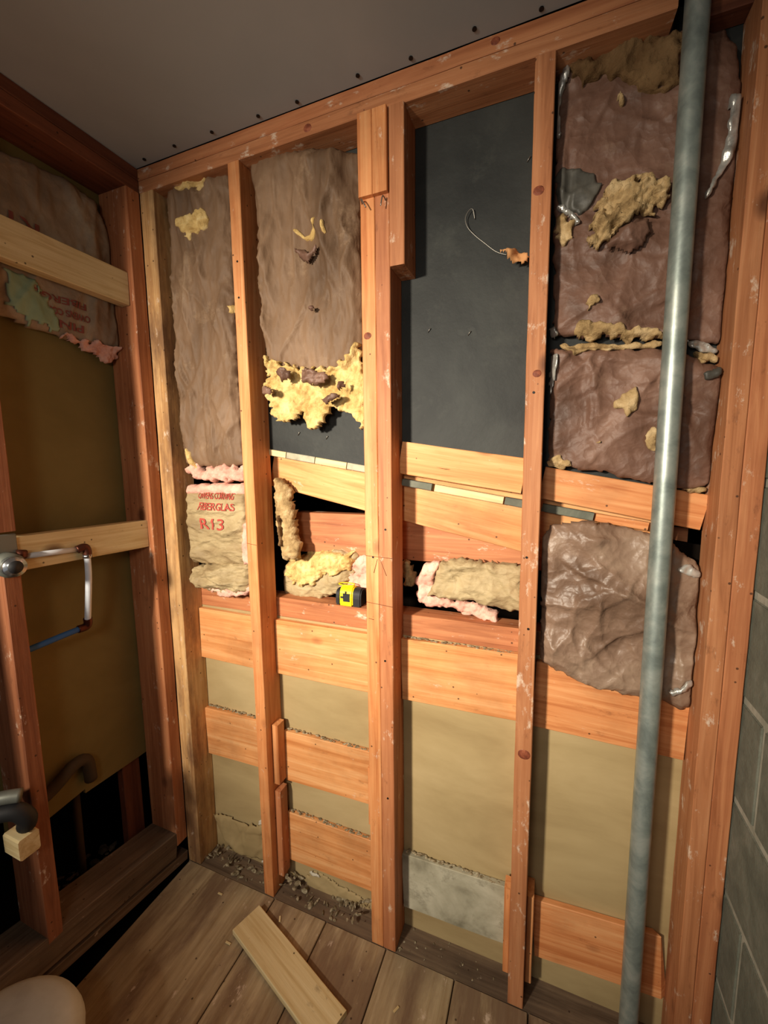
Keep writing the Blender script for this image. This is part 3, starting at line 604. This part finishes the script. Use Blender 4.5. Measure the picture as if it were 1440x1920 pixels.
# 3 folded pink batt with printing
b = empty('insulation_batt', (.2, .04, 1.06), 'folded pink batt with red R13 printing on tan paper', 'insulation')
cl = (.062, .3505)
S('PINK_TOP', 51, style='wool', thick=.03, amp=.012, fall=.02, rag=.012, res=.004, clip=cl).build('pink_fiber', M_PINK, b)
S('PINK_ROLL', 52, style='wool', thick=.032, amp=.004, fall=.022, rag=.004, res=.004, clip=cl).build('pink_fiber', M_PINK, b)
R = S('R13', 53, style='hwrinkle', thick=.022, amp=.006, fall=.02, res=.0036, rag=.003, clip=cl); R.build('paper_facing', M_TANK, b)
S('R13_LOW', 54, style='hwrinkle', thick=.034, amp=.016, fall=.035, res=.004, rag=.004, clip=cl).build('paper_fold', M_TANK, b)
S('PINK_TONGUE', 55, style='wool', thick=.018, amp=.004, fall=.012, res=.004, clip=cl).build('pink_fiber', M_PINK, b)
S('PINK_HEM', 56, style='wool', thick=.024, amp=.009, fall=.012, rag=.008, res=.004, clip=cl).build('pink_fiber', M_PINK, b)
print_on(R, 'OWENS CORNING', .222, 1.408, .030, .155, M_REDINK, b, off=.0028)
print_on(R, 'FIBERGLAS', .222, 1.372, .034, .155, M_REDINK, b, off=.0028)
print_on(R, 'R13', .200, 1.312, .052, .104, M_REDINK, b, off=.0028)
# 4 rolled edge hanging right of the orange stud
b = empty('insulation_scrap', (.43, .08, 1.22), 'rolled tan insulation edge hanging beside the orange stud', 'insulation')
RB = S('ROLL_BC', 61, style='wool', thick=.03, amp=.008, fall=.022, rag=.006, res=.004, clip=(.394, .5)); RB.build('torn_fiber', M_TAN, b)
Sheet('Y', .04, [(.42, 1.46), (.446, 1.43), (.452, 1.33), (.452, 1.24), (.474, 1.20), (.46, 1.20), (.438, 1.25), (.438, 1.38)], 62, on=RB, style='wool', thick=.012, amp=.008, fall=.01, rag=.006, res=.004, lift=.004).build('torn_fiber', M_BROWNW, b)
# 5 wad on the sill of the second bay
b = empty('insulation_scrap', (.55, .13, 1.062), 'crumpled tan and yellow wool wad on the sill left of the tape measure', 'insulation')
W = S('WOOL_BC', 71, style='paper', thick=.030, amp=.014, fall=.03, rag=.008, res=.004, freq=9, clip=(.397, .78)); W.build('paper_facing', M_TANK, b)
Sheet('Y', .12, [(.40, 1.18), (.45, 1.20), (.50, 1.215), (.56, 1.225), (.66, 1.225), (.66, 1.17), (.60, 1.15), (.55, 1.14), (.53, 1.11), (.47, 1.10), (.42, 1.12)], 72, on=W, style='wool', thick=.014, amp=.014, fall=.02, rag=.012, res=.0036, lift=-.002, clip=(.397, .78)).build('torn_fiber', M_YEL, b)
b = empty('insulation_scrap', (.71, .13, 1.062), 'pink wool tuft behind the tape measure', 'insulation')
S('PINK_BC', 73, style='wool', thick=.022, amp=.014, fall=.02, rag=.006, res=.004, clip=(.5, .80)).build('pink_fiber', M_PINK, b)
# 6 wad in the third bay
b = empty('insulation_scrap', (1.03, .12, 1.062), 'pink edged tan paper batt lying on the sill right of the doubled stud', 'insulation')
S('PINK_CD', 81, style='wool', thick=.02, amp=.012, fall=.015, rag=.008, res=.004).build('pink_fiber', M_PINK, b)
K = S('KRAFT_CD', 82, style='paper', thick=.018, amp=.020, fall=.02, rag=.005, res=.004, freq=11, clip=(.8, 1.22)); K.build('paper_facing', M_TANK, b)
b = empty('insulation_scrap', (.86, .13, 1.1), 'small cream wool tuft against the doubled stud above the sill', 'insulation')
S('WOOL_CD', 83, style='wool', thick=.02, amp=.014, fall=.012, rag=.01, res=.004).build('torn_fiber', M_TAN, b)
# 7 right bay, upper batt
cE = (1.2265, 1.5645)
b = empty('insulation_batt', (1.4, .04, 1.82), 'upper brown paper batt behind the pipe with a big tan tear', 'insulation')
E1 = S('E_TOP', 91, style='paper', thick=.014, amp=.020, fall=.03, res=.005, freq=4, nf=34, clip=cE, back=.012); E1.build('kraft_facing', M_KRAFTR, b)
for i in (0, 1, 2, 4, 11): wool(E1, 'E_W', i, 100+i, M_TAN, b, thick=(.03 if i == 0 else .012), amp=(.020 if i == 0 else .009), rag=.011, clip=cE, fall=.02)
S('E_BROW', 92, on=E1, style='wool', thick=.016, amp=.010, fall=.03, rag=.012, res=.0045, clip=cE).build('torn_fiber', M_BROWNW, b)
S('E_DARK', 93, on=E1, style='paper', thick=.002, amp=.008, fall=.006, rag=.006, res=.004, lift=.002, nf=6, clip=cE).build('dark_backing', M_GFOIL, b)
S('E_FLAP', 94, on=E1, style='paper', thick=.008, amp=.006, fall=.03, rag=.003, res=.004, lift=.008, back=.004, clip=cE).build('paper_flap', M_KRAFTR, b)
for i in (0, 1, 2, 3, 4, 5): S('E_FOIL', 110+i, item=i, on=E1, style='foil', thick=.006, amp=.012, fall=.008, rag=.003, res=.0036, lift=.006, back=.006, clip=cE).build('foil_flap', M_FOIL, b)
b = empty('insulation_batt', (1.4, .04, 1.47), 'middle brown paper batt behind the pipe resting on the sloping board', 'insulation')
E2 = S('E_MID', 95, style='paper', thick=.016, amp=.026, fall=.03, res=.0045, freq=4, nf=28, clip=cE, back=.012); E2.build('kraft_facing', M_KRAFTR, b)
for i in (3, 5, 6, 7, 8, 9, 10): wool(E2, 'E_W', i, 100+i, M_TAN, b, thick=.010, amp=.008, rag=.007, clip=cE, fall=.015)
for i in (6, 7): S('E_FOIL', 110+i, item=i, on=E2, style='foil', thick=.006, amp=.012, fall=.008, rag=.003, res=.0036, lift=.006, back=.006, clip=cE).build('foil_flap', M_GFOIL if i == 6 else M_FOIL, b)
b = empty('insulation_batt', (1.4, .04, .95), 'lowest crumpled grey-brown paper batt behind the pipe', 'insulation')
E3 = S('E_LOW', 96, style='paper', thick=.022, amp=.026, fall=.035, res=.004, freq=5, nf=34, clip=cE, back=.010); E3.build('kraft_facing', M_KRAFTG, b)
for i in (8, 9): S('E_FOIL', 110+i, item=i, on=E3, style='foil', thick=.006, amp=.012, fall=.008, rag=.003, res=.0036, lift=.003, back=.006, clip=cE).build('foil_flap', M_FOIL, b)
# 8 left wall batt
b = empty('insulation_batt', (-.06, -.25, 1.88), 'dim folded batt behind the high pale board on the left wall', 'insulation')
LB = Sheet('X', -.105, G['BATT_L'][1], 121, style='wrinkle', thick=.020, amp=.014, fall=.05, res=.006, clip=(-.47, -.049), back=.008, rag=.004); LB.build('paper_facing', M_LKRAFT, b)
Sheet('X', -.105, G['GREEN_L'][1], 122, style='wrinkle', thick=.002, amp=.0, fall=.01, res=.006, on=LB, lift=.002, back=.002, rag=.012, clip=(-.47, -.049)).build('green_tinted_paper', M_GREEN, b)
Sheet('X', -.105, G['PINK_L'][1], 123, style='wool', thick=.016, amp=.008, fall=.012, res=.004, on=LB, back=.01, rag=.008, clip=(-.47, -.049)).build('pink_fiber', M_PINK, b)
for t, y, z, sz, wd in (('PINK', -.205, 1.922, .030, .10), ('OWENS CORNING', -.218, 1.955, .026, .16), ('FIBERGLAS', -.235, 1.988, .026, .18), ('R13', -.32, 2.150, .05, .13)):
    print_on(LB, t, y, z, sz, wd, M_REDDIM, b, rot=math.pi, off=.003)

# ------------------------------------------------------------ pipe
pz = [-.02+2.56*i/30 for i in range(31)]
pp = tube('steel_pipe', [(1.4745-.006*(z/2.5), .003, z) for z in pz], .0212, M_GALV, n=28)
tag(pp, 'tall galvanized steel pipe running from floor to ceiling', 'pipe')

# ------------------------------------------------------------ left wall plumbing
t = empty('water_line', (.01, -.26, 1.03), 'white and blue plastic water line with copper elbows on the left wall', 'pipe')
tube('white_tube', smoothpath([(-.004, -.262, 1.262), (-.004, -.264, 1.19), (-.016, -.266, 1.10), (-.030, -.263, 1.045)], 6), .0085, M_PEXW, t)
tube('blue_tube', smoothpath([(-.034, -.272, 1.034), (-.040, -.32, 1.03), (-.046, -.38, 1.024), (-.05, -.44, 1.02)], 5), .0085, M_PEXB, t)
tube('white_tube', [(-.010, -.28, 1.275), (-.010, -.34, 1.278), (-.010, -.42, 1.283)], .0075, M_PEXW, t)
tube('copper_elbow', smoothpath([(-.008, -.286, 1.274), (-.004, -.268, 1.278), (-.003, -.262, 1.268), (-.003, -.262, 1.250)], 5), .0115, M_COPPER, t)
tube('copper_elbow', smoothpath([(-.027, -.264, 1.060), (-.031, -.262, 1.042), (-.034, -.268, 1.034), (-.036, -.288, 1.033)], 5), .0115, M_COPPER, t)
for z in (1.252,): tube('crimp_ring', [(-.004, -.262, z-.006), (-.004, -.262, z+.004)], .0125, M_CHROME, t)
v = empty('shower_valve', (.0, -.45, 1.29), 'grey metal valve with a round chrome mouth at the left edge', 'valve')
box('mounting_plate', (-.019, -.008, -.50, -.425, 1.262, 1.345), M_GREYMETAL, v, bev=.002)
tube('valve_body', [(-.01, -.452, 1.272), (.018, -.456, 1.270)], .030, M_GREYMETAL, v, 24)
tube('chrome_mouth', [(.016, -.456, 1.270), (.040, -.458, 1.269)], .024, M_CHROME, v, 24)
tube('dark_bore', [(.038, -.458, 1.269), (.0415, -.458, 1.269)], .016, M_BLACK, v, 20)
tube('copper_stub', [(-.006, -.432, 1.292), (-.006, -.412, 1.288)], .012, M_COPPER, v)
# black valve stub and wooden block further down
k = empty('pipe_stub', (.02, -.50, .60), 'black pipe stub with a grey cap on the low left stud', 'pipe')
tube('grey_cap', smoothpath([(-.02, -.56, .70), (.02, -.53, .705), (.045, -.505, .70)], 4), .016, M_GREYMETAL, k)
tube('black_elbow', smoothpath([(.0, -.56, .67), (.035, -.52, .665), (.045, -.50, .635), (.03, -.495, .605)], 5), .021, M_BLACK, k, 18)
tag(stick('wood_block', -.02, .045, -.523, -.478, .530, .585, W_NEW, None, bev=.004), 'small pale wooden block sticking out of the low left stud', 'wood block')
# things in the dark hole
t = empty('drain_pipe', (-.2, -.28, 0), 'dim old drain pipe with a bent top behind the left wall', 'pipe')
tube('riser', [(-.19, -.262, -.05), (-.19, -.256, .54)], .012, M_DRAIN, t)
tube('bend', smoothpath([(-.112, -.250, .50), (-.104, -.262, .575), (-.10, -.30, .59), (-.10, -.36, .56), (-.10, -.41, .545)], 5), .018, M_DRAIN, t)
tag(tube('copper_tube', [(-.22, -.80, .06), (-.16, -.40, .14)], .011, M_BRICKRED), 'thin reddish tube lying in the dark at the lower left', 'pipe')
tag(lumber('wood_strip', (-.13, -.38, .10), (-.15, -.17, .09), (0, 0, 1), .014, .01, W_NEW), 'thin pale strip lying in the hole of the left wall', 'stick')
def rubble(name, pts, n, size, mat, label, zf, cat='debris'):
    bm = bmesh.new(); rnd = random.Random(len(name)+n)
    for i in range(n):
        (xa, xb), (ya, yb) = pts; x, y = rnd.uniform(xa, xb), rnd.uniform(ya, yb); s = size*rnd.uniform(.35, 1)**1.4
        r = bmesh.ops.create_icosphere(bm, subdivisions=1, radius=s)
        M = Matrix.Rotation(rnd.uniform(0, 6), 3, 'Z')@Matrix.Rotation(rnd.uniform(0, 6), 3, 'X')@Matrix.Diagonal((1, rnd.uniform(.4, .9), rnd.uniform(.12, .4)))
        for v in r['verts']:
            v.co = M@(v.co*(1+.3*noise.noise(v.co*90+Vector((i, 0, 0)))))+Vector((x, y, zf(x, y)+s*.25))
    o = bm_to(name, bm, mat); return tag(o, label, cat, kind='stuff')
rubble('rubble', ((-.34, -.11), (-.40, .05)), 140, .022, W_SILL, 'dark crumbs and plaster rubble in the left wall cavity', lambda x, y: .02+.10*abs(y)+.015*noise.noise(Vector((x*20, y*20, 0))))
rubble('debris', ((.062, .35), (.012, .085)), 60, .015, M_DUST, 'plaster crumbs along the sole plate of the narrow left bay', lambda x, y: -.003+max(0, .024-abs(x-.13)*.25))
rubble('debris', ((.396, .76), (.012, .085)), 75, .015, M_DUST, 'plaster crumbs along the sole plate of the second bay', lambda x, y: -.003+max(0, .035-abs(x-.73)*.35)+max(0, .03-abs(x-.42)*.4))
rubble('debris', ((.85, 1.17), (.01, .085)), 34, .005, M_DUST, 'fine crumbs along the sole plate of the third bay', lambda x, y: -.003)
def ledge(name, x0, x1, z, label, y0=.0725, y1=.0885, n=90):
    bm = bmesh.new(); rnd = random.Random(int(x0*1000))
    for i in range(n):
        s = .0035*rnd.uniform(.4, 1.2); r = bmesh.ops.create_icosphere(bm, subdivisions=1, radius=s)
        x = rnd.uniform(x0, x1)
        for v in r['verts']: v.co = Vector((v.co.x*1.5+x, v.co.y, v.co.z*.5))+Vector((0, rnd.uniform(y0+.002, y1-.002) if False else (y0+y1)/2+(i*.618 % 1-.5)*(y1-y0)*.8, z))
    tag(bm_to(name, bm, M_DUST), label, 'dust', kind='stuff')
ledge('dust', .06, .35, .606, 'grey dust on the ledge of the middle board, narrow left bay')
ledge('dust', .42, .76, .594, 'grey dust on the ledge of the middle board, second bay')
ledge('dust', .42, .76, .280, 'grey dust on the ledge of the lowest board, second bay')
ledge('dust', .86, 1.16, .281, 'grey dust on the ledge of the grey mottled board')
ledge('dust', .86, 1.17, .995, 'grey dust on the ledge of the wide board in the third bay')
# torn drywall bits
tp = tag(S('TEAR_PATCH', 131, style='paper', thick=.004, amp=.004, fall=.01, res=.004, back=.003, rag=.005).build('plaster_patch', M_DRY, None), 'torn grey plaster patch low in the second bay', 'plaster')
tp2 = Sheet('Y', .082, [(.479, .06), (.52, .062), (.60, .04), (.70, .012), (.70, .004), (.60, .03), (.52, .050), (.484, .048)], 132, style='wool', thick=.003, amp=.004, fall=.006, res=.004, back=.003, rag=.008).build('torn_edge', M_PLAST, tp)
tag(S('TEAR_A', 133, style='wool', thick=.003, amp=.003, fall=.004, res=.0035, back=.003, rag=.006).build('torn_paper_edge', M_PLAST, None), 'white torn paper edge beside the foot of the orange stud', 'paper')
tag(Sheet('Y', .087, [(.05, .150), (.12, .158), (.2, .15), (.3, .175), (.31, .165), (.31, .02), (.18, .01), (.10, .05), (.07, .10)], 134, style='paper', thick=.006, amp=.012, fall=.02, res=.006, back=.002, rag=.004, freq=4).build('loose_drywall_paper', M_DRY, None), 'loose olive paper flap curling off low in the narrow left bay', 'paper')

# wire and flake on the felt
tag(tube('wire', smoothpath([(1.044, .086, 2.118), (1.040, .080, 2.138), (1.031, .078, 2.137), (1.022, .078, 2.121), (1.027, .079, 2.100), (1.045, .081, 2.078), (1.070, .083, 2.055), (1.099, .084, 2.030), (1.125, .084, 2.018)], 6), .0010, M_STEEL, n=8), 'thin curved wire hooked out of the black felt', 'wire')
tag(S('FLAKE', 141, style='paper', thick=.004, amp=.01, fall=.01, res=.0035, back=.002, rag=.004).build('paper_flake', M_LEAF, None), 'small torn orange-brown paper flake against the reddish stud', 'paper')
for x, z in ((.922, 1.86), (1.03, 1.84), (1.165, 2.22), (.50, 1.60), (.60, 1.585)):
    tube('staple', [(x, DP-.001, z), (x+.008, DP-.004, z+.01)], .0012, M_STEEL, wb, n=6)
# ------------------------------------------------------------ tape measure
ZT = 1.0612
tm = empty('tape_measure', (.655, .118, ZT), 'yellow and black tape measure standing on the sill board', 'tape measure')
def prof(w0, w1, sy, h, mat, name, x0):
    bm = bmesh.new(); P = []
    pts = [(-.5, 0), (.5, 0), (.5, .45), (.42, .75), (.22, .95), (0, 1), (-.25, .95), (-.44, .75), (-.5, .45)]
    P = smoothpath([(0, a*sy, c*h) for a, c in pts[2:]], 4); P = [Vector((0, -.5*sy, 0)), Vector((0, .5*sy, 0))]+P
    a = [bm.verts.new((w0, p.y, p.z)) for p in P]; b = [bm.verts.new((w1, p.y, p.z)) for p in P]
    bm.faces.new(a[::-1]); bm.faces.new(b)
    for i in range(len(P)): bm.faces.new((a[i], a[(i+1) % len(P)], b[(i+1) % len(P)], b[i]))
    bmesh.ops.recalc_face_normals(bm, faces=bm.faces)
    ed = [e for e in bm.edges if len(e.link_faces) == 2 and any(len(f.verts) > 5 for f in e.link_faces)]
    bmesh.ops.bevel(bm, geom=ed, offset=.0035, segments=3, affect='EDGES')
    return bm_to(name, bm, mat, tm, tm.location)
prof(-.024, .022, .052, .060, M_YELLOW, 'yellow_case', 0)
prof(-.040, -.0235, .044, .050, M_BLACK, 'rubber_side', 0)
prof(.0215, .050, .050, .056, M_BLACK, 'rubber_side', 0)
bx = box('label_mark', (.645, .668, .0905, .0925, ZT+.014, ZT+.040), M_BLACK, tm, bev=0)
box('label_mark', (.636, .646, .0905, .0925, ZT+.024, ZT+.030), M_BLACK, tm)
box('label_mark', (.652, .656, .0905, .0925, ZT+.038, ZT+.047), M_BLACK, tm)
tube('wire_loop', smoothpath([(.645+.028*math.cos(a), .120+.014*math.sin(a), ZT+.0625) for a in [i*math.pi/5 for i in range(11)]], 3), .0016, M_YELLOW, tm, 8)
# ------------------------------------------------------------ loose board, bucket, bits
lb = lumber('loose_board', (.357, -.098, .0105), (.757, -.236, .0105), (.33, .94, 0), .100, .019, W_NEW, bev=.002)
tag(lb, 'short pale board lying loose on the floor', 'board')
bk = empty('plastic_bucket', (.135, -.665, 0), 'rounded white plastic bucket at the lower left corner', 'bucket')
def lathe(name, prof_, mat, parent, c, n=48):
    bm = bmesh.new(); rings = []
    for r, z in prof_: rings.append([bm.verts.new((r*math.cos(2*math.pi*k/n), r*math.sin(2*math.pi*k/n), z)) for k in range(n)])
    for a, b2 in zip(rings, rings[1:]):
        for k2 in range(n): bm.faces.new((a[k2], a[(k2+1) % n], b2[(k2+1) % n], b2[k2]))
    bm.faces.new(rings[0][::-1]); bm.faces.new(rings[-1])
    return bm_to(name, bm, mat, parent, c, smooth=True)
lathe('body', [(.135, .0), (.15, .03), (.170, .12), (.175, .175), (.168, .198), (.145, .216), (.10, .225), (.02, .228)], M_WHITEP, bk, (.135, -.665, 0))
tube('rim_lip', [(.135-.03+.115*math.cos(a), -.665+.10*math.sin(a), .228) for a in [i*math.pi/16 for i in range(12, 33)]], .007, M_WHITEP, bk)
tag(tube('yellow_plug', [(-.05, -.60, .250), (-.045, -.575, .262)], .007, plain('dull_yellow', (214, 170, 70)), n=12), 'small dull yellow plug at the lower left edge', 'plug')
for i, (x, y, wh) in enumerate([(.335, -.17, 'left of the loose board'), (.46, -.06, 'near the foot of the orange stud'), (.9, -.12, 'in front of the grey mottled board'), (.2, -.06, 'in the far left corner')]):
    tag(lumber('wood_chip', (x, y, .0022), (x+.018*math.cos(i*2.1), y+.018*math.sin(i*2.1), .0022), (0, 0, 1), .003, .006, W_NEW, seg=2, bev=.0005), 'tiny pale wood chip on the floor '+wh, 'wood chip', 'wood chips on the floor')
